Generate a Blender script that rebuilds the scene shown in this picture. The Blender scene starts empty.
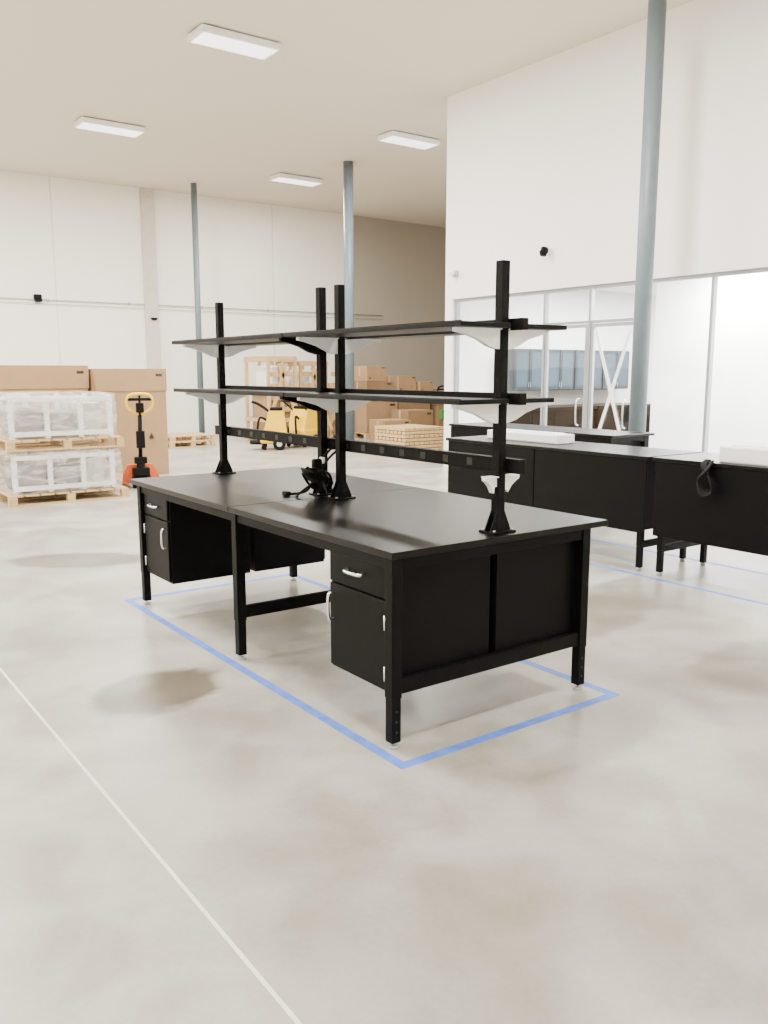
import bpy, bmesh, math, random
from mathutils import Vector, Matrix
random.seed(4)
C = bpy.context.scene.collection

# ---------------------------------------------------------------- materials
def mat(name, col, rough=0.5, metal=0.0, var=0.06, scale=8.0, bump=0.0, spec=0.5, stretch=(1,1,1), alpha=1.0):
    m = bpy.data.materials.new(name); m.use_nodes = True
    nt = m.node_tree; b = nt.nodes['Principled BSDF']
    tc = nt.nodes.new('ShaderNodeTexCoord'); mp = nt.nodes.new('ShaderNodeMapping')
    mp.inputs['Scale'].default_value = stretch
    nz = nt.nodes.new('ShaderNodeTexNoise'); nz.inputs['Scale'].default_value = scale; nz.inputs['Detail'].default_value = 5
    nt.links.new(tc.outputs['Object'], mp.inputs[0]); nt.links.new(mp.outputs[0], nz.inputs['Vector'])
    cr = nt.nodes.new('ShaderNodeValToRGB')
    cr.color_ramp.elements[0].position = 0.3; cr.color_ramp.elements[1].position = 0.7
    cr.color_ramp.elements[0].color = tuple(max(0, c*(1-var)) for c in col)+(1,)
    cr.color_ramp.elements[1].color = tuple(min(1, c*(1+var)) for c in col)+(1,)
    nt.links.new(nz.outputs['Fac'], cr.inputs[0]); nt.links.new(cr.outputs[0], b.inputs['Base Color'])
    b.inputs['Roughness'].default_value = rough; b.inputs['Metallic'].default_value = metal
    b.inputs['Specular IOR Level'].default_value = spec
    if bump:
        bp = nt.nodes.new('ShaderNodeBump'); bp.inputs['Strength'].default_value = bump
        bp.inputs['Distance'].default_value = 0.02
        nt.links.new(nz.outputs['Fac'], bp.inputs['Height']); nt.links.new(bp.outputs[0], b.inputs['Normal'])
    return m

BLACK = mat('black_powder_coat', (0.002,0.002,0.002), 0.5, spec=0.10)
TOPM  = mat('black_laminate', (0.003,0.0028,0.0026), 0.31, spec=0.16, scale=30)
SHELFM= mat('black_shelf', (0.0025,0.0025,0.0025), 0.42, spec=0.13)
CHROME= mat('brushed_nickel', (0.8,0.8,0.79), 0.25, 1.0)
WHITEP= mat('white_painted_steel', (0.90,0.91,0.90), 0.4)
RUBBER= mat('black_rubber', (0.003,0.003,0.003), 0.6, spec=0.15)
PLAST = mat('outlet_plastic', (0.012,0.012,0.012), 0.4, spec=.3)
HOLEM = mat('punched_hole', (0.03,0.03,0.03), 0.5, spec=.3)
WALLM = mat('wall_paint', (0.90,0.865,0.79), 0.8, scale=0.4, var=0.02)
WALLT = mat('wall_tan', (0.38,0.34,0.28), 0.8, scale=0.4, var=0.02)  # darker tan tone, right end of north wall and east wall
WALLW = mat('wall_paint_white', (0.94,0.925,0.89), 0.8, scale=0.4, var=0.01)
WALLO = mat('wall_paint_bright_white', (0.95,0.95,0.94), 0.8, scale=0.4, var=0.01)
CEILM = mat('ceiling_paint', (0.74,0.67,0.565), 0.9, scale=0.5, var=0.01)
JOINT = mat('panel_joint', (0.72,0.68,0.61), 0.9)
COLM  = mat('blue_grey_column_paint', (0.135,0.175,0.20), 0.45)
ALU   = mat('aluminium_frame', (0.30,0.32,0.33), 0.4, 0.2)
CARD  = mat('cardboard', (0.32,0.20,0.10), 0.85, var=0.08, scale=3)
CARD2 = mat('cardboard_dark', (0.22,0.135,0.065), 0.85, var=0.08, scale=3)
TAPE  = mat('packing_tape', (0.45,0.32,0.18), 0.3)
INK   = mat('printed_ink', (0.03,0.02,0.015), 0.7)
WOOD  = mat('pine_wood', (0.56,0.38,0.18), 0.7, var=0.2, scale=5, stretch=(1,8,8), bump=0.2)
YEL   = mat('yellow_paint', (0.85,0.52,0.015), 0.35)
ORG   = mat('orange_red_paint', (0.65,0.10,0.015), 0.4)
GREY  = mat('grey_machine_paint', (0.40,0.42,0.43), 0.5)
GREEN = mat('green_plastic', (0.06,0.42,0.08), 0.5)
BTAPE = mat('blue_masking_tape', (0.075,0.165,0.58), 0.6, var=0.18, scale=12)
CABB  = mat('blue_grey_laminate', (0.02,0.032,0.045), 0.3)
CABG  = mat('cabinet_glass', (0.05,0.085,0.115), 0.15, spec=.3)
LAMPM = bpy.data.materials.new('lamp_diffuser'); LAMPM.use_nodes=True
LAMPM.node_tree.nodes['Principled BSDF'].inputs['Emission Color'].default_value=(1,0.96,0.9,1)
LAMPM.node_tree.nodes['Principled BSDF'].inputs['Emission Strength'].default_value=3

def glass_mat():
    m = bpy.data.materials.new('window_glass'); m.use_nodes=True; nt=m.node_tree; nt.nodes.clear()
    o=nt.nodes.new('ShaderNodeOutputMaterial'); mx=nt.nodes.new('ShaderNodeMixShader')
    t=nt.nodes.new('ShaderNodeBsdfTransparent'); g=nt.nodes.new('ShaderNodeBsdfGlossy')
    t.inputs[0].default_value=(0.98,0.99,0.985,1); g.inputs['Roughness'].default_value=0.02; mx.inputs[0].default_value=.05
    nt.links.new(t.outputs[0],mx.inputs[1]); nt.links.new(g.outputs[0],mx.inputs[2]); nt.links.new(mx.outputs[0],o.inputs[0])
    return m
GLASS = glass_mat()
def wrap_mat():
    m = bpy.data.materials.new('shrink_wrap'); m.use_nodes=True; nt=m.node_tree; b=nt.nodes['Principled BSDF']; o=nt.nodes['Material Output']
    b.inputs['Base Color'].default_value=(0.80,0.78,0.75,1); b.inputs['Roughness'].default_value=0.25
    t=nt.nodes.new('ShaderNodeBsdfTransparent'); mx=nt.nodes.new('ShaderNodeMixShader')
    tc=nt.nodes.new('ShaderNodeTexCoord'); mp=nt.nodes.new('ShaderNodeMapping'); mp.inputs['Scale'].default_value=(.8,.8,2.5)
    mp.inputs['Rotation'].default_value=(0.3,0.6,0)
    nz=nt.nodes.new('ShaderNodeTexNoise'); nz.inputs['Scale'].default_value=3.5; nz.inputs['Detail'].default_value=5; nz.inputs['Distortion'].default_value=1.2
    cr=nt.nodes.new('ShaderNodeValToRGB'); cr.color_ramp.elements[0].position=.42; cr.color_ramp.elements[1].position=.68
    cr.color_ramp.elements[0].color=(.14,.14,.14,1); cr.color_ramp.elements[1].color=(.55,.55,.55,1)
    bp=nt.nodes.new('ShaderNodeBump'); bp.inputs['Strength'].default_value=.35; bp.inputs['Distance'].default_value=.02
    L=nt.links.new
    L(tc.outputs['Object'],mp.inputs[0]);L(mp.outputs[0],nz.inputs['Vector']);L(nz.outputs['Fac'],cr.inputs[0]);L(nz.outputs['Fac'],bp.inputs['Height']);L(bp.outputs[0],b.inputs['Normal'])
    L(cr.outputs[0],mx.inputs[0]);L(t.outputs[0],mx.inputs[1]);L(b.outputs[0],mx.inputs[2]);L(mx.outputs[0],o.inputs['Surface'])
    return m
WRAP = wrap_mat()

def floor_mat():
    m = bpy.data.materials.new('polished_concrete'); m.use_nodes=True; nt=m.node_tree; b=nt.nodes['Principled BSDF']; L=nt.links.new
    tc=nt.nodes.new('ShaderNodeTexCoord')
    def noise(s,d,dist=0):
        n=nt.nodes.new('ShaderNodeTexNoise'); n.inputs['Scale'].default_value=s; n.inputs['Detail'].default_value=d; n.inputs['Distortion'].default_value=dist
        L(tc.outputs['Object'],n.inputs['Vector']); return n
    n1=noise(0.7,7,0.8); n2=noise(2.6,9,0.5); n3=noise(40,3)
    def ramp(src,p0,c0,p1,c1):
        r=nt.nodes.new('ShaderNodeValToRGB'); r.color_ramp.elements[0].position=p0; r.color_ramp.elements[1].position=p1
        r.color_ramp.elements[0].color=c0+(1,); r.color_ramp.elements[1].color=c1+(1,); L(src,r.inputs[0]); return r.outputs[0]
    base=ramp(n1.outputs['Fac'],.38,(0.315,0.295,0.253),.62,(0.45,0.428,0.378))
    fine=ramp(n2.outputs['Fac'],.34,(0.78,0.765,0.735),.6,(1,1,1))
    gr=ramp(n3.outputs['Fac'],.3,(0.92,0.92,0.92),.7,(1,1,1))
    def mul(a,c,fac=1.0):
        x=nt.nodes.new('ShaderNodeMix'); x.data_type='RGBA'; x.blend_type='MULTIPLY'; x.inputs[0].default_value=fac
        L(a,x.inputs[6]); 
        if isinstance(c,tuple): x.inputs[7].default_value=c+(1,)
        else: L(c,x.inputs[7])
        return x
    cur=mul(mul(base,fine).outputs[2],gr).outputs[2]
    for (sx,sy,rx,ry,a,k) in [(1.62,4.28,.42,.34,0.3,1.0),(2.26,7.84,.75,.36,-.6,.85),(4.7,3.9,.9,.4,.2,.5),(4.6,2.6,.6,.4,.3,.45),(0.2,6.9,.6,.4,.2,.4),(1.5,9.5,.8,.4,.4,.4),(2.7,2.2,.5,.3,.4,.2),(5.2,5.2,.7,.4,.7,.4)]:
        mp=nt.nodes.new('ShaderNodeMapping'); mp.vector_type='TEXTURE'
        mp.inputs['Location'].default_value=(sx,sy,0); mp.inputs['Rotation'].default_value=(0,0,a); mp.inputs['Scale'].default_value=(rx,ry,1)
        ad=nt.nodes.new('ShaderNodeVectorMath'); ad.operation='MULTIPLY_ADD'
        L(n2.outputs['Color'],ad.inputs[0]); ad.inputs[1].default_value=(.3,.3,0); L(tc.outputs['Object'],ad.inputs[2])
        sb=nt.nodes.new('ShaderNodeVectorMath'); sb.operation='SUBTRACT'; L(ad.outputs[0],sb.inputs[0]); sb.inputs[1].default_value=(.15,.15,0)
        L(sb.outputs[0],mp.inputs[0])
        sp=nt.nodes.new('ShaderNodeVectorMath'); sp.operation='MULTIPLY'; L(mp.outputs[0],sp.inputs[0]); sp.inputs[1].default_value=(1,1,0)
        ln=nt.nodes.new('ShaderNodeVectorMath'); ln.operation='LENGTH'; L(sp.outputs[0],ln.inputs[0])
        mr=nt.nodes.new('ShaderNodeMapRange'); mr.interpolation_type='SMOOTHSTEP'; mr.inputs['From Min'].default_value=.68; mr.inputs['From Max'].default_value=1.0
        mr.inputs['To Min'].default_value=k; mr.inputs['To Max'].default_value=0; L(ln.outputs['Value'],mr.inputs['Value'])
        x=mul(cur,(0.36,0.325,0.265)); L(mr.outputs[0],x.inputs[0]); cur=x.outputs[2]
    L(cur,b.inputs['Base Color'])
    rr=nt.nodes.new('ShaderNodeMapRange'); rr.inputs['To Min'].default_value=.22; rr.inputs['To Max'].default_value=.48; L(n2.outputs['Fac'],rr.inputs['Value']); L(rr.outputs[0],b.inputs['Roughness'])
    b.inputs['Specular IOR Level'].default_value=.45
    return m
FLOORM=floor_mat()

# ---------------------------------------------------------------- builder
class B:
    def __init__(s): s.bm=bmesh.new(); s.mats=[]
    def mi(s,m):
        if m not in s.mats: s.mats.append(m)
        return s.mats.index(m)
    def _fin(s,before,m,smooth=False):
        i=s.mi(m)
        for f in s.bm.faces:
            if f not in before: f.material_index=i; f.smooth=smooth
    def box(s,x0,x1,y0,y1,z0,z1,m,bev=0.0,rot=None,piv=None):
        before=set(s.bm.faces)
        r=bmesh.ops.create_cube(s.bm,size=1); vs=r['verts']
        c=Vector(((x0+x1)/2,(y0+y1)/2,(z0+z1)/2)); d=(abs(x1-x0),abs(y1-y0),abs(z1-z0))
        for v in vs: v.co=Vector((v.co.x*d[0],v.co.y*d[1],v.co.z*d[2]))+c
        if bev:
            bev=min(bev,min(d)*.45)
            es=list({e for v in vs for e in v.link_edges})
            rb=bmesh.ops.bevel(s.bm,geom=es,offset=bev,segments=2,affect='EDGES',profile=.5)
        nf=[f for f in s.bm.faces if f not in before]
        if rot:
            nv=list({v for f in nf for v in f.verts})
            bmesh.ops.rotate(s.bm,verts=nv,cent=piv or c,matrix=Matrix.Rotation(rot[1],3,rot[0]))
        s._fin(before,m)
    def cyl(s,p0,p1,r,m,r2=None,seg=16):
        before=set(s.bm.faces)
        p0=Vector(p0);p1=Vector(p1); d=p1-p0
        q=Vector((0,0,1)).rotation_difference(d.normalized()).to_matrix().to_4x4()
        bmesh.ops.create_cone(s.bm,cap_ends=True,segments=seg,radius1=r,radius2=r if r2 is None else r2,depth=d.length,matrix=Matrix.Translation((p0+p1)/2)@q)
        s._fin(before,m,True)
        for f in s.bm.faces:
            if f not in before and len(f.verts)>4: f.smooth=False
    def prism(s,pts,axis,a0,a1,m):
        before=set(s.bm.faces)
        def P(p,a): return {'y':(p[0],a,p[1]),'x':(a,p[0],p[1]),'z':(p[0],p[1],a)}[axis]
        A=[s.bm.verts.new(P(p,a0)) for p in pts]; Bv=[s.bm.verts.new(P(p,a1)) for p in pts]
        s.bm.faces.new(A); s.bm.faces.new(Bv[::-1]); n=len(pts)
        for i in range(n): s.bm.faces.new((A[i],Bv[i],Bv[(i+1)%n],A[(i+1)%n]))
        s._fin(before,m)
    def tube(s,pts,r,m,seg=8,sub=6,closed=False):
        before=set(s.bm.faces)
        P=[Vector(p) for p in pts]; n=len(P); path=[]
        rng=range(n if closed else n-1)
        for i in rng:
            a=P[(i-1)%n] if (closed or i>0) else P[0]; b=P[i]; c=P[(i+1)%n]; d=P[(i+2)%n] if (closed or i+2<n) else P[n-1]
            for k in range(sub):
                t=k/sub
                path.append(.5*((2*b)+(c-a)*t+(2*a-5*b+4*c-d)*t*t+(3*b-a-3*c+d)*t**3))
        if not closed: path.append(P[-1])
        rings=[]; N=len(path)
        for i,p in enumerate(path):
            t=(path[(i+1)%N]-path[i-1]) if (closed or 0<i<N-1) else (path[1]-path[0] if i==0 else path[-1]-path[-2])
            t.normalize()
            if i==0: nrm=t.orthogonal().normalized()
            else:
                nrm=(nrm-t*nrm.dot(t)); nrm=nrm.normalized() if nrm.length>1e-5 else t.orthogonal().normalized()
            bn=t.cross(nrm)
            rings.append([s.bm.verts.new(p+r*(math.cos(2*math.pi*j/seg)*nrm+math.sin(2*math.pi*j/seg)*bn)) for j in range(seg)])
        for i in range(N if closed else N-1):
            A=rings[i];D=rings[(i+1)%N]
            for j in range(seg): s.bm.faces.new((A[j],A[(j+1)%seg],D[(j+1)%seg],D[j]))
        if not closed:
            s.bm.faces.new(rings[0][::-1]); s.bm.faces.new(rings[-1])
        s._fin(before,m,True)
    def done(s,name,parent=None,rotz=0):
        bmesh.ops.recalc_face_normals(s.bm,faces=s.bm.faces)
        xs=[v.co for v in s.bm.verts]
        o=Vector(((min(v.x for v in xs)+max(v.x for v in xs))/2,(min(v.y for v in xs)+max(v.y for v in xs))/2,min(v.z for v in xs)))
        for v in s.bm.verts: v.co-=o
        me=bpy.data.meshes.new(name); s.bm.to_mesh(me); s.bm.free()
        for m in s.mats: me.materials.append(m)
        ob=bpy.data.objects.new(name,me); C.objects.link(ob); ob.location=o; ob.rotation_euler=(0,0,rotz)
        if parent: ob.parent=parent; ob.location=o-parent.location
        return ob
def root(name,loc):
    e=bpy.data.objects.new(name,None); e.empty_display_size=.1; e.location=loc; C.objects.link(e); return e

# ---------------------------------------------------------------- room
H=6.3; X0,X1,Y0,Y1=-7.0,20.0,-7.0,22.0
b=B(); b.box(X0-.2,X1+.2,Y0-.2,Y1+.2,-.2,0,FLOORM); fl=b.done('floor')
off=fl.location.copy()
for v in fl.data.vertices: v.co+=off
fl.location=(0,0,0)
b=B(); b.box(X0-.2,X1+.2,Y0-.2,Y1+.2,H,H+.2,CEILM)
b.done('ceiling')
b=B(); b.box(X0-.2,14.8,Y1,Y1+.2,0,H,WALLM); b.box(14.8,X1+.2,Y1,Y1+.2,0,H,WALLT)
for xx in (6.2,12.2): b.box(xx-.015,xx+.015,Y1-.006,Y1,0,H,JOINT)
b.done('wall_north')
b=B(); b.box(X0-.2,X1+.2,Y0-.2,Y0,0,H,WALLM); b.done('wall_south')
b=B(); b.box(X0-.2,X0,Y0,Y1,0,H,WALLM); b.done('wall_west')
b=B(); b.box(X1,X1+.2,Y0,Y1,0,H,WALLT); b.done('wall_east')
STRIPT=mat('wall_strip_tan',(0.62,0.57,0.49),.8)
b=B(); b.box(8.4,8.75,Y1-.10,Y1-.001,0,H,STRIPT,.01); b.done('wall_strip_1')  # raised wall strip in a darker tan than its wall
b=B()
b.cyl((X0+.1,Y1-.05,3.42),(16,Y1-.05,3.42),.013,GREY,seg=8); b.cyl((X0+.1,Y1-.05,3.36),(16,Y1-.05,3.30),.008,GREY,seg=8)
for xx in range(-6,16,2): b.box(xx-.02,xx+.02,Y1-.06,Y1,3.39,3.45,GREY)
b.done('wall_conduit')
def wall_lamp(x,z):
    b=B(); b.box(x-.09,x+.09,Y1-.1,Y1,z-.06,z+.06,RUBBER,.02); b.prism([(x-.09,z-.06),(x+.09,z-.06),(x+.06,z-.12),(x-.06,z-.12)],'y',Y1-.16,Y1-.02,RUBBER); b.done('wall_light')
wall_lamp(5.75,3.48); wall_lamp(8.6,3.15)

# office block
OX=10.0; OY=11.85; WT=2.95
b=B()
b.box(OX,OX+.2,Y0,OY,WT,H,WALLW)
b.box(OX,OX+.2,11.65,OY,0,WT,WALLW)
b.box(OX,OX+.2,Y0,-1.0,0,WT,WALLW)
b.done('wall_office_front')
b=B(); b.box(OX+.2,X1,OY-.2,OY,0,H,WALLO); b.done('wall_office_side')
b=B(); b.box(OX+.2,X1,Y0,OY-.2,3.3,3.4,WALLO); b.done('ceiling_office')
b=B(); b.box(16.2,16.3,Y0,OY-.2,0,3.3,WALLO); b.done('wall_office_back')
b=B(); b.box(11.7,11.8,Y0,8.70,0,3.3,WALLO); b.done('wall_added_backing')  # added white wall, strongly lit so the panes before it look blown out
mull=[11.62,10.5,9.53,8.62,7.75,6.62,5.3,4.0,2.7,1.4,0.2,-1.0]
b=B()
for y in mull: b.box(OX+.05,OX+.13,y-.022,y+.022,0.1,WT-.05,ALU,.004)
b.box(OX+.05,OX+.13,-1.03,11.65,WT-.05,WT,ALU); b.box(OX+.05,OX+.13,-1.03,11.65,0,.1,ALU)
b.box(OX+.06,OX+.12,7.75,9.53,2.41,2.45,ALU)
b.done('window_frame')
for i in range(len(mull)-1):
    if i in (2,3): continue
    b=B(); b.box(OX+.085,OX+.095,mull[i+1]+.03,mull[i]-.03,.1,WT-.06,GLASS); b.done('window_%d'%(i+1))
for n,(ya,yb) in enumerate(((8.65,9.50),(7.78,8.59))):
    b=B(); z1=2.40
    b.box(OX+.06,OX+.10,ya,ya+.05,.1,z1,ALU); b.box(OX+.06,OX+.10,yb-.05,yb,.1,z1,ALU)
    b.box(OX+.06,OX+.10,ya+.05,yb-.05,.1,.25,ALU); b.box(OX+.06,OX+.10,ya+.05,yb-.05,z1-.05,z1,ALU)
    b.box(OX+.07,OX+.08,ya+.05,yb-.05,.25,z1-.05,GLASS)
    b.box(OX+.07,OX+.08,ya,yb,z1+.06,WT-.06,GLASS)
    b.tube([(OX+.05,ya+.12,.9),(OX-.01,ya+.12,.95),(OX-.01,ya+.12,1.25),(OX+.05,ya+.12,1.3)],.012,CHROME)
    if n==1:
        yc=(ya+yb)/2
        b.box(OX+.060,OX+.066,yc-.025,yc+.025,.45,2.35,WHITEP,rot=('X',.33)); b.box(OX+.053,OX+.059,yc-.025,yc+.025,.45,2.35,WHITEP,rot=('X',-.33))
    b.done('door_%d'%(n+1))
def cabs(x0,n):
    for i in range(n):
        b=B(); xa=x0+i*.82
        b.box(xa,xa+.8,11.30,11.65,1.36,2.12,CABB,.005)
        for k in (0,1):
            b.box(xa+.01+k*.395,xa+.395+k*.395,11.28,11.30,1.37,2.11,CABB,.004)
            b.box(xa+.06+k*.395,xa+.345+k*.395,11.274,11.281,1.43,2.05,CABG)
        b.box(xa+.37,xa+.38,11.26,11.28,1.42,1.52,CHROME); b.box(xa+.42,xa+.43,11.26,11.28,1.42,1.52,CHROME)
        b.done('wall_cabinet')
cabs(11.15,4)
for xa in (11.1,12.9):
    b=B(); b.box(xa,xa+1.75,10.75,11.6,1.02,1.07,TOPM,.004); b.box(xa+.03,xa+1.7,10.8,11.58,.1,1.02,BLACK)
    for k in range(3): b.box(xa+.06+k*.56,xa+.58+k*.56,10.785,10.8,.15,.98,BLACK,.004)
    b.box(xa+.05,xa+1.7,10.85,11.58,0,.1,BLACK)
    b.done('lab_counter')
b=B(); b.cyl((OX,9.42,3.52),(OX-.06,9.42,3.52),.06,WHITEP); b.cyl((OX-.05,9.42,3.52),(OX-.16,9.42,3.48),.045,RUBBER); b.cyl((OX-.1,9.42,3.56),(OX-.13,9.42,3.44),.05,RUBBER); b.done('security_camera')
b=B(); b.box(OX-.05,OX,11.5,11.62,3.32,3.42,GREY,.01); b.cyl((OX-.03,11.56,3.40),(OX-.14,11.56,3.36),.04,WHITEP); b.done('motion_sensor')

def column(x,y,r,h=H):
    b=B(); b.cyl((x,y,.02),(x,y,h),r,COLM,seg=32); b.box(x-r-.06,x+r+.06,y-r-.06,y+r+.06,0,.025,COLM,.003)
    for sx in(-1,1):
        for sy in(-1,1): b.cyl((x+sx*(r+.02),y+sy*(r+.02),.02),(x+sx*(r+.02),y+sy*(r+.02),.06),.015,GREY,seg=6)
    b.done('column')
column(9.0,6.88,.105); column(11.15,16.6,.11); column(9.3,20.7,.075)

# ---------------------------------------------------------------- main double-sided workbench
R=root('workbench',(2.9,4.5,0))
TZ=.922
b=B()
b.box(2.18,3.615,2.92,4.527,TZ-.032,TZ,TOPM,.004); b.box(2.18,3.615,4.531,6.17,TZ-.032,TZ,TOPM,.004)
b.done('tabletop',R)
LX=(2.19,3.44); LY=(2.935,4.457,5.985); W=.057
b=B()
def leg(b,x,y,holes):
    b.box(x,x+W,y,y+W,.24,TZ-.033,BLACK,.003)
    b.box(x+.003,x+W-.003,y+.003,y+W-.003,.03,.24,BLACK,.002)
    b.cyl((x+W/2,y+W/2,0),(x+W/2,y+W/2,.012),.024,GREY); b.cyl((x+W/2,y+W/2,.012),(x+W/2,y+W/2,.035),.007,CHROME)
    if holes:
        for z in (.08,.13,.18): b.cyl((x+W/2,y+.0015,z),(x+W/2,y+.004,z),.005,HOLEM,seg=8)
for y in LY:
    for x in LX: leg(b,x,y,y<3)
    b.box(LX[0]+W,LX[1],y+.008,y+.047,.255,.325,BLACK,.003)
    b.box(LX[0]+W,LX[1],y+.008,y+.047,TZ-.09,TZ-.033,BLACK,.003)
for x in LX:
    for k in (0,1): b.box(x+.01,x+.045,LY[k]+W,LY[k+1],TZ-.085,TZ-.033,BLACK,.003)
b.done('steel_frame',R)
def pedestal(front,back,y0,y1,hinge_low):
    s=1 if back>front else -1
    b=B(); zb=.245; zt=TZ-.04
    xa,xb=sorted((front+s*.018,back)); b.box(xa,xb,y0,y1,zb,zt,BLACK,.003)
    def fx(a,c): return sorted((front+s*a,front+s*c))
    p,q=fx(0,.02)
    b.box(p,q,y0+.012,y1-.012,.69,.845,BLACK,.004)
    b.box(p,q,y0+.012,y1-.012,zb+.015,.68,BLACK,.004)
    xh=front-s*.03; yc=(y0+y1)/2
    b.tube([(front,yc-.065,.775),(xh,yc-.055,.77),(xh,yc+.055,.77),(front,yc+.065,.775)],.0085,CHROME)
    yh=(y1-.045) if hinge_low else (y0+.045)
    b.tube([(front,yh,.50),(xh,yh,.51),(xh,yh,.62),(front,yh,.63)],.008,CHROME)
    yg=(y0+.012) if hinge_low else (y1-.012)
    for z in (.34,.58): b.cyl((front-s*.004,yg,z-.035),(front-s*.004,yg,z+.035),.006,CHROME,seg=8)
    b.done('drawer_pedestal',R)
pedestal(2.212,2.83,3.003,3.49,True); pedestal(2.212,2.83,5.53,5.98,False)
pedestal(3.485,2.87,3.003,3.49,True); pedestal(3.485,2.87,5.53,5.98,False)
b=B()
b.box(2.255,2.828,2.988,3.002,.25,.835,BLACK,.003); b.box(2.872,3.435,2.988,3.002,.25,.835,BLACK,.003)
b.done('end_panel',R)
PX=2.90; posts=[3.02,4.42,4.63,6.07]; PT=2.215; h=.024
b=B()
for y in posts:
    b.box(PX-h,PX+h,y-h,y+h,TZ+.008,PT,BLACK,.002)
    b.box(PX-.075,PX+.075,y-.055,y+.055,TZ,TZ+.01,BLACK,.002)
    for s in (-1,1):
        for ya,yb in ((y-.022,y-.016),(y+.016,y+.022)):
            b.prism([(PX+s*h,TZ+.01),(PX+s*.068,TZ+.01),(PX+s*.06,TZ+.03),(PX+s*h,TZ+.11)],'y',ya,yb,BLACK)
        for t in (-1,1): b.cyl((PX+s*.06,y+t*.04,TZ+.01),(PX+s*.06,y+t*.04,TZ+.018),.007,GREY,seg=6)
    z=1.10
    while z<PT-.05:
        b.box(PX-h-.0008,PX-h,y-.004,y+.004,z,z+.02,RUBBER); b.box(PX-.004,PX+.004,y-h-.0008,y-h,z,z+.02,RUBBER); z+=.05
b.done('upright_posts',R)
def shelf(x0,x1,y0,y1,z):
    b=B(); b.box(x0,x1,y0,y1,z-.022,z,SHELFM,.003); b.box(x0,x0+.006,y0,y1,z,z+.004,SHELFM); b.done('shelf',R)
for z in (1.925,1.575):
    for (ya,yb) in ((2.93,4.522),(4.532,6.20)):
        shelf(2.565,2.873,ya,yb,z); shelf(2.972,3.255 if z>1.8 else 3.18,ya,yb,z)
        b=B(); b.box(2.926,2.968,ya-.02,yb,z-.03,z+.025,BLACK,.003); b.done('shelf_beam',R)
def bracket(y,z,s,L,m,hh=.095):
    x=PX+s*(h+.001); pts=[(x,z),(x+s*L,z),(x+s*L,z-.018),(x+s*L*.8,z-.028),(x+s*L*.5,z-.05),(x+s*L*.25,z-.082),(x+s*.015,z-hh),(x,z-hh)]
    b=B(); b.prism(pts,'y',y-.016,y+.016,m); b.box(x,x+s*L*.9,y-.03,y+.03,z-.004,z,m); b.done('shelf_bracket',R)
for y in posts:
    for z in (1.902,1.552):
        for s in (-1,1):
            m=BLACK if abs(y-4.63)<.01 and s==-1 else WHITEP
            bracket(y,z,s,.27,m)
bracket(posts[0],1.20,1,.10,WHITEP,.07); bracket(posts[0],1.20,-1,.07,WHITEP,.05)
for (ya,yb) in ((2.91,4.50),(4.54,6.27)):
    b=B(); b.box(2.926,2.972,ya,yb,1.215,1.285,BLACK,.003)
    y=ya+.16
    while y<yb-.08:
        b.box(2.9235,2.927,y-.022,y+.022,1.232,1.268,PLAST,.003)
        for t in (-.009,.009): b.box(2.9228,2.924,y+t-.002,y+t+.002,1.246,1.256,HOLEM)
        y+=.19
    b.done('power_rail',R)
b=B()
b.box(2.80,2.865,4.57,4.61,.97,1.16,RUBBER,.01)
random.seed(7)
for k in range(9):
    cx,cy=2.79+random.uniform(-.04,.05),4.58+random.uniform(-.06,.06)
    pts=[]; a0=random.uniform(0,6.28); tilt=random.uniform(-.5,.5)
    for i in range(8):
        a=a0+i*2*math.pi/8; rr=.06+random.uniform(-.015,.02)
        pts.append((cx+rr*math.cos(a),cy+rr*1.2*math.sin(a),TZ+.02+.14*abs(math.sin(a*.5+tilt))+random.uniform(0,.03)))
    b.tube(pts,.009,RUBBER,closed=True)
b.tube([(2.93,4.56,1.23),(2.88,4.57,1.18),(2.84,4.58,1.10),(2.82,4.62,1.02),(2.79,4.66,.95),(2.70,4.70,TZ+.012)],.008,RUBBER)
b.tube([(2.93,4.48,1.23),(2.86,4.52,1.15),(2.83,4.55,1.05),(2.74,4.60,.97),(2.70,4.62,TZ+.012),(2.68,4.58,TZ+.012)],.008,RUBBER)
b.box(2.66,2.70,4.69,4.74,TZ+.001,TZ+.03,RUBBER,.006)
b.box(2.855,2.874,4.56,4.60,1.13,1.17,WHITEP,.004)
b.done('power_cable',R)

def tape_rect(x0,x1,y0,y1,w=.052,sides='lrfb'):
    b=B(); z=.0012
    if 'l' in sides: b.box(x0,x0+w,y0,y1,.0002,z,BTAPE)
    if 'r' in sides: b.box(x1-w,x1,y0,y1,.0002,z,BTAPE)
    if 'f' in sides: b.box(x0+w,x1-w,y0,y0+w,.0002,z+.0003,BTAPE)
    if 'b' in sides: b.box(x0+w,x1-w,y1-w,y1,.0002,z+.0003,BTAPE)
    b.done('blue_floor_tape')
tape_rect(2.115,3.585,2.765,6.23)
tape_rect(5.9,6.85,.8,7.6,.045)
b=B(); b.box(1.0,1.014,Y0,Y1,.0002,.0008,mat('joint_filler',(0.68,0.66,0.61),.6)); b.done('floor_joint')

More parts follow.
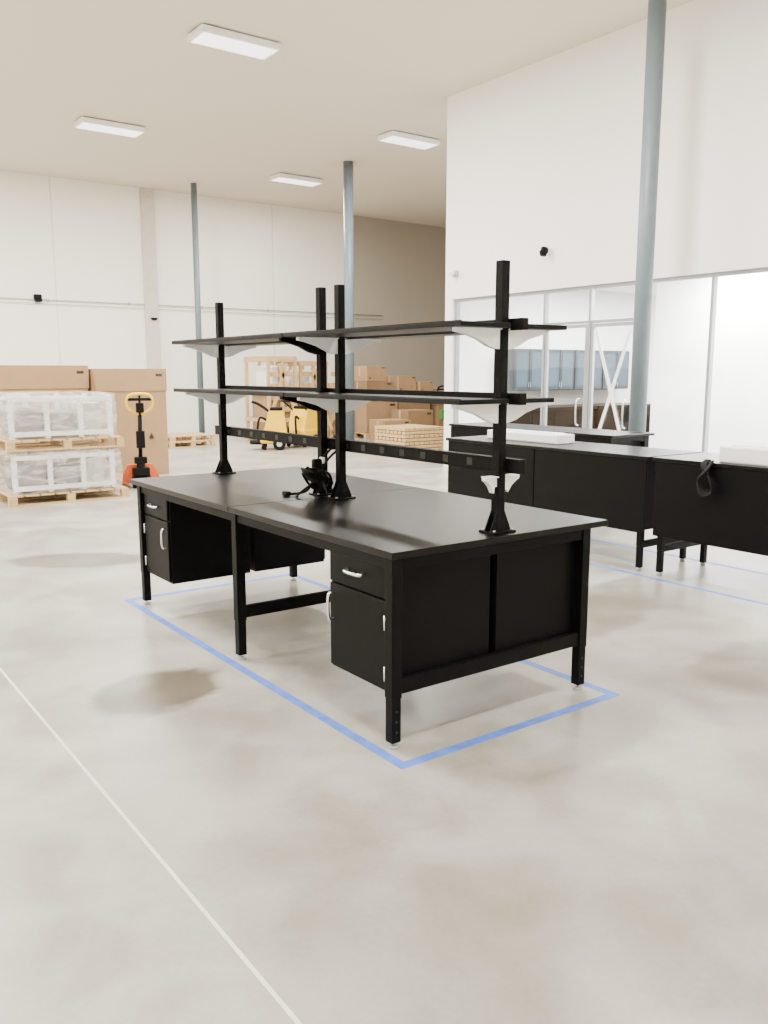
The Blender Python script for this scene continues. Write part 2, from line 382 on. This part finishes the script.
# ---------------------------------------------------------------- single-sided benches
def bench(x0,y0,y1,TZ=1.0,D=.76,extra=None,name='workbench'):
    b=B(); x1=x0+D
    b.box(x0,x1,y0,y1,TZ-.03,TZ,TOPM,.004)
    lx=(x0+.035,x0+.66); ys=(y0+.06,(y0+y1)/2-.02,y1-.11); w=.05
    for y in ys:
        for x in lx:
            b.box(x,x+w,y,y+w,.22,TZ-.03,BLACK,.003); b.box(x+.003,x+w-.003,y+.003,y+w-.003,.03,.22,BLACK)
            b.cyl((x+w/2,y+w/2,0),(x+w/2,y+w/2,.03),.022,GREY)
        b.box(lx[0]+w,lx[1],y+.006,y+.044,.2,.26,BLACK,.003); b.box(lx[0]+w,lx[1],y+.006,y+.044,TZ-.09,TZ-.03,BLACK)
    b.box(x0+.012,x0+.03,y0+.02,ys[1]+.02,.34,TZ-.032,BLACK,.003); b.box(x0+.012,x0+.03,ys[1]+.03,y1-.03,.34,TZ-.032,BLACK,.003)
    for ya,yb in ((ys[0]+w+.01,ys[0]+.5),(ys[2]-.46,ys[2]-.01)):
        b.box(x0+.10,lx[1]+.02,ya,yb,.34,TZ-.04,BLACK,.003); b.box(lx[1]+.02,lx[1]+.04,ya+.01,yb-.01,.36,.76,BLACK); b.box(lx[1]+.02,lx[1]+.04,ya+.01,yb-.01,.78,TZ-.05,BLACK)
    if extra: extra(b,x0,y0,y1,TZ)
    return b.done(name)
def cab(b,x0,y0,y1,T):
    yc=y1-.50
    for k in range(4):
        o=.012*k
        b.tube([(x0+.05,yc+.03-o,T+.012),(x0-.02,yc+.02-o,T-.03),(x0-.03-o,yc-.06-o,T-.12-o),(x0-.02-o,yc-.1,T-.20-o),(x0-.03-o,yc-.02,T-.22-o),(x0-.03,yc+.04,T-.15),(x0-.03-o,yc-.02-o,T-.06),(x0+.02,yc-.05,T+.012)],.010,RUBBER)
bench(6.0,4.46,7.08); bench(6.0,1.40,4.42,extra=cab); bench(7.68,6.2,9.0)
def panelboard(x,y0,y1,z,hh,wd=.25):
    b=B(); b.box(x,x+wd,y0,y1,z,z+hh,WHITEP,.008); b.box(x-.004,x,y0+.03,y1-.03,z+.01,z+hh-.01,WHITEP,.002)
    b.prism([(y0+.05,z+hh),(y1-.05,z+hh),(y1-.1,z+hh+.01),(y0+.1,z+hh+.01)],'x',x+.04,x+wd-.05,WHITEP); b.done('white_bench_panel')  # plain white panel lying on a bench, no lamp in it
panelboard(6.3,5.75,6.75,1.001,.09); panelboard(6.08,2.2,3.86,1.001,.13,.45)

# ---------------------------------------------------------------- left pallets
def pallet(b,x0,x1,y0,y1,z,h=.14):
    for y in (y0,(y0+y1)/2-.045,y1-.09):
        b.box(x0,x1,y,y+.09,z,z+.02,WOOD)
        for x in (x0,(x0+x1)/2-.05,x1-.1): b.box(x,x+.1,y,y+.09,z+.02,z+h-.02,WOOD)
    n=8; dx=(x1-x0)/n
    for i in range(n): b.box(x0+i*dx+.01,x0+(i+1)*dx-.02,y0,y1,z+h-.02,z+h,WOOD)
def wrapped(b,x0,x1,y0,y1,z0,z1):
    before=set(b.bm.faces)
    r=bmesh.ops.create_cube(b.bm,size=1); es=list({e for v in r['verts'] for e in v.link_edges})
    bmesh.ops.subdivide_edges(b.bm,edges=es,cuts=7,use_grid_fill=True)
    vs=list({v for f in b.bm.faces if f not in before for v in f.verts})
    for v in vs:
        x,y,z=v.co; ang=1-.05*max(0,abs(2*z)-.6)
        v.co=Vector(((x0+x1)/2+x*(x1-x0)*ang,(y0+y1)/2+y*(y1-y0)*ang,(z0+z1)/2+z*(z1-z0)))
        if z>-.49: v.co+=Vector((random.uniform(-.008,.008),random.uniform(-.008,.008),random.uniform(-.008,.006)))
    b._fin(before,WRAP,True)
random.seed(3)
b=B(); px0,px1,py0,py1=2.52,4.0,11.5,12.7
pallet(b,px0-.02,px1+.05,py0-.03,py1,0)
INNER=mat('crated_equipment',(0.55,0.52,0.47),.5); INNERD=mat('crated_equipment_dark',(0.24,0.215,0.19),.5)
def contents(z0,z1):
    for x in (px0+.06,px0+.5,px1-.55,px1-.16): 
        for y in (py0+.06,py1-.1): b.box(x,x+.06,y,y+.05,z0,z1,WHITEP)
    for z in (z0+.03,z1-.08): 
        b.box(px0+.06,px1-.10,py0+.045,py0+.09,z,z+.06,WHITEP); b.box(px0+.06,px1-.10,py1-.1,py1-.06,z,z+.05,WHITEP)
    b.box(px0+.16,px0+.50,py0+.15,py1-.2,z0,z1-.15,INNERD,.03); b.box(px0+.62,px0+.9,py0+.14,py1-.2,z0,z1-.22,INNERD,.03); b.box(px0+.98,px1-.2,py0+.18,py1-.2,z0,z1-.1,INNER,.03)
contents(.15,.66); wrapped(b,px0,px1-.02,py0,py1-.02,.142,.695)
pallet(b,px0,px1+.02,py0-.02,py1,.70)
contents(.85,1.40); wrapped(b,px0,px1-.06,py0+.01,py1-.02,.842,1.43)
b.done('wrapped_pallet')

def carton(x0,x1,y0,y1,z0,z1,m=CARD,marks=True,name='cardboard_box',bands=False):
    b=B(); b.box(x0,x1,y0,y1,z0,z1,m,.008)
    yc=(y0+y1)/2
    b.box(x0+.01,x1-.01,yc-.035,yc+.035,z1,z1+.0015,TAPE); 
    b.box(x1,x1+.0015,yc-.035,yc+.035,z1-.25,z1,TAPE); b.box(x0-.0015,x0,yc-.035,yc+.035,z1-.25,z1,TAPE)
    if bands: b.box(x0-.012,x1+.012,y0-.013,y1+.012,z1-.36,z1+.003,CARD,.004); 
    if marks:
        w=min(x1-x0,1.1); hh=z1-z0; f=y0-(.0155 if bands else .0045)
        if bands: b.box(x1-w*.16,x1-w*.06,f,y0,z1-hh*.07,z1-hh*.045,INK)
        else: b.box(x1-w*.25,x1-w*.08,f,y0,z1-hh*.15,z1-hh*.08,INK)
        b.box(x0+w*.1,x0+w*.13,f,y0,z0+hh*.15,z0+hh*.28,INK); b.box(x0+w*.16,x0+w*.19,f,y0,z0+hh*.15,z0+hh*.28,INK)
        b.prism([(x1-w*.3,z0+hh*.35),(x1-w*.22,z0+hh*.35),(x1-w*.26,z0+hh*.40)],'y',f,y0,INK)
    b.done(name)
carton(4.42,5.58,13.8,14.9,0,1.75,bands=True)
carton(1.7,4.36,14.0,15.2,0,1.80,bands=True)

def pallet_jack(x,y,rot,body=ORG,handle=YEL):
    b=B()
    for s in (-1,1):
        b.box(s*.2-.08,s*.2+.08,.1,1.15,.055,.10,body,.008); b.prism([(s*.2-.08,1.15),(s*.2+.08,1.15),(s*.2+.04,1.25),(s*.2-.04,1.25)],'z',.06,.095,body)
        b.cyl((s*.2-.05,1.0,.04),(s*.2+.05,1.0,.04),.04,RUBBER)
    b.prism([(-.28,.06),(.28,.06),(.28,.14),(.18,.34),(-.18,.34),(-.28,.14)],'y',.04,.12,body)
    b.box(-.12,.12,-.12,.04,.18,.30,RUBBER,.01); b.cyl((0,-.04,.14),(0,-.04,.45),.06,RUBBER); 
    for s in (-1,1): b.cyl((s*.05,-.06,.09),(s*.13,-.06,.09),.09,RUBBER,seg=24)
    b.cyl((0,-.04,.40),(0,-.20,1.12),.030,RUBBER); b.box(-.09,.09,-.1,.0,.36,.46,RUBBER,.01)
    b.box(-.06,.06,-.19,-.12,.6,.85,RUBBER,.005)
    P=lambda a,c:(a,-.2-.22*c,1.10+c)
    b.tube([P(0,0),P(-.10,.03),P(-.17,.10),P(-.18,.20),P(-.13,.27),P(0,.29),P(.13,.27),P(.18,.20),P(.17,.10),P(.10,.03)],.023,handle,closed=True)
    b.cyl(P(-.165,.21),P(.165,.21),.022,RUBBER); b.box(-.055,.055,-.27,-.2,1.12,1.26,RUBBER,.01); b.cyl(P(0,.02),P(0,.27),.018,RUBBER)
    ob=b.done('pallet_jack'); ob.location=(x,y,0); ob.rotation_euler=(0,0,rot); return ob
pallet_jack(4.68,12.85,math.radians(-14))
pallet_jack(13.2,15.6,math.radians(-40),YEL,RUBBER)
def machine(x,y,rot):
    b=B()
    b.box(-.30,.30,-.28,.28,.14,.42,YEL,.05); b.prism([(-.28,.42),(.22,.42),(.10,.86),(-.22,.86)],'y',-.24,.24,YEL)
    b.box(-.20,.08,-.20,.20,.86,.93,RUBBER,.02); b.box(-.34,-.29,-.2,.2,.2,.5,RUBBER,.02)
    for s in (-1,1):
        b.cyl((-.12,s*.28,.14),(-.12,s*.34,.14),.14,RUBBER,seg=24); b.cyl((-.12,s*.341,.14),(-.12,s*.345,.14),.06,GREY)
        b.cyl((.22,s*.22,.06),(.22,s*.26,.06),.06,RUBBER)
        b.tube([(.05,s*.2,.80),(.30,s*.22,.98),(.46,s*.22,1.05)],.018,RUBBER)
    b.cyl((.46,-.24,1.05),(.46,.24,1.05),.02,RUBBER)
    b.cyl((.34,0,.12),(.34,0,.20),.20,RUBBER,seg=24); b.tube([(.1,0,.6),(.3,.05,.7),(.36,.1,.4),(.34,.1,.2)],.025,RUBBER)
    o=b.done('floor_scrubber'); o.location=(x,y,0); o.rotation_euler=(0,0,rot)
machine(9.2,16.9,math.radians(150)); machine(10.1,17.1,math.radians(200))

def crate(x0,x1,y0,y1,z0,z1,name='wooden_crate'):
    b=B(); t=.07
    pallet(b,x0,x1,y0,y1,z0)
    for x in (x0,(x0+x1)/2-t/2,x1-t):
        for y in (y0,y1-t): b.box(x,x+t,y,y+t,z0+.14,z1,WOOD)
    for z in (z0+.5,(z0+z1)/2+.2,z1-.1):
        for y in (y0-.02,y1): b.box(x0,x1,y,y+.02,z,z+.09,WOOD)
        for x in (x0-.02,x1): b.box(x,x+.02,y0,y1,z,z+.09,WOOD)
    for k in range(5): b.box(x0,x1,y0+k*(y1-y0-.1)/4,y0+k*(y1-y0-.1)/4+.1,z1,z1+.02,WOOD)
    b.box((x0*3+x1)/4-.04,(x0*3+x1)/4+.04,y0-.04,y0-.021,z0+.2,z1-.1,WOOD,rot=('Y',.35)); b.box((x0+3*x1)/4-.04,(x0+3*x1)/4+.04,y0-.04,y0-.021,z0+.2,z1-.1,WOOD,rot=('Y',-.35))
    b.box(x0+.12,x1-.12,y0+.12,y1-.12,z0+.15,z0+(z1-z0)*.6,CARD,.03); b.box(x0+.2,x1-.4,y0+.2,y1-.2,z0+(z1-z0)*.6,z1-.2,WHITEP,.03)
    for k in range(4): b.box(x0+.1,x1-.1,y0+.04,y0+.06,z0+.75+k*.28,z0+.86+k*.28,WOOD)
    b.done(name)
crate(9.95,10.75,18.3,19.5,0,2.05); crate(10.9,11.7,18.4,19.6,0,1.95); crate(11.8,12.4,18.5,19.6,0,1.4)
carton(12.6,13.6,18.0,19.0,.16,.95,CARD); carton(12.65,13.5,18.05,18.9,.96,1.45,CARD2); carton(12.7,13.3,18.1,18.8,1.46,1.85,CARD)
carton(13.65,14.7,18.0,19.0,.16,1.15,CARD2); carton(13.7,14.3,18.1,18.9,1.16,1.6,CARD)
carton(14.35,14.8,18.0,18.7,1.17,1.45,CARD)
for x in (12.55,13.75): 
    b=B(); pallet(b,x,x+1.1,17.95,19.1,0,.15); b.done('wooden_pallet')
b=B(); b.box(14.9,15.9,17.9,19.0,.15,.8,CARD2,.01); pallet(b,14.88,15.95,17.9,19.0,0); b.box(14.95,15.6,17.89,17.9,.45,.7,GREEN); b.done('labelled_carton')
carton(14.95,15.7,18.0,18.9,.81,1.25,CARD)
carton(12.2,12.95,16.6,17.3,.0,.55,CARD); carton(13.1,13.9,16.9,17.6,.0,.75,CARD2)
b=B()
for k in range(7):
    for i in range(8):
        if k%2==0: b.box(11.0+i*.135,11.0+i*.135+.115,14.3,15.4,.02+k*.075,.08+k*.075,WOOD)
        else: b.box(11.0,12.07,14.3+i*.14,14.3+i*.14+.1,.02+k*.075,.08+k*.075,WOOD)
b.box(10.98,12.1,14.28,14.38,0,.02,WOOD); b.box(10.98,12.1,15.3,15.4,0,.02,WOOD)
b.done('lumber_pile')
b=B(); pallet(b,7.5,8.6,18.4,19.5,0,.13); pallet(b,7.53,8.62,18.42,19.5,.131,.13); b.done('wooden_pallet')

# ---------------------------------------------------------------- lights
def hibay(x,y,p,z=H-.12,sx=1.2,sy=.5,name='high_bay_light'):
    b=B(); b.box(x-sx/2,x+sx/2,y-sy/2,y+sy/2,z+.01,z+.10,WHITEP,.01); b.box(x-sx/2+.04,x+sx/2-.04,y-sy/2+.04,y+sy/2-.04,z+.004,z+.01,LAMPM)
    o=b.done(name)
    l=bpy.data.lights.new(name+'_lamp','AREA'); l.shape='RECTANGLE'; l.size=sx; l.size_y=sy; l.energy=p; l.color=(1,.968,.915)
    lo=bpy.data.objects.new('lamp',l); C.objects.link(lo); lo.parent=o; lo.location=(0,0,-.01)
PW={-4:190,1.2:260,6.4:450,11.6:540,16.8:680}
for x in (-3.5,1.2,5.9):
    for y in PW: hibay(x,y,PW[y])
for y in (14.2,18.6): hibay(11.0,y,380)
for (x,y,p) in ((10.9,1.5,560),(10.9,4.6,560),(12.4,9.8,360),(14.3,9.6,360),(10.9,7.2,480)):  # lamps close to the glass are added to blow out the right panes
    b=B(); b.box(x-.6,x+.6,y-.3,y+.3,3.26,3.3,WHITEP); o=b.done('office_ceiling_light')
    l=bpy.data.lights.new('troffer','AREA'); l.shape='RECTANGLE'; l.size=1.1; l.size_y=.55; l.energy=p; l.color=(1,.99,.97)
    lo=bpy.data.objects.new('lamp',l); C.objects.link(lo); lo.parent=o; lo.location=(0,0,-.01)

w=bpy.data.worlds.new('World'); bpy.context.scene.world=w; w.use_nodes=True
w.node_tree.nodes['Background'].inputs[0].default_value=(.9,.93,1,1); w.node_tree.nodes['Background'].inputs[1].default_value=1.0

cam=bpy.data.cameras.new('Camera'); cam.sensor_fit='HORIZONTAL'; cam.sensor_width=36; cam.lens=856/768*36
co=bpy.data.objects.new('Camera',cam); C.objects.link(co)
co.location=(0,0,1.7); co.rotation_euler=(math.radians(90-9.29),0,math.radians(53.83-90))
bpy.context.scene.camera=co
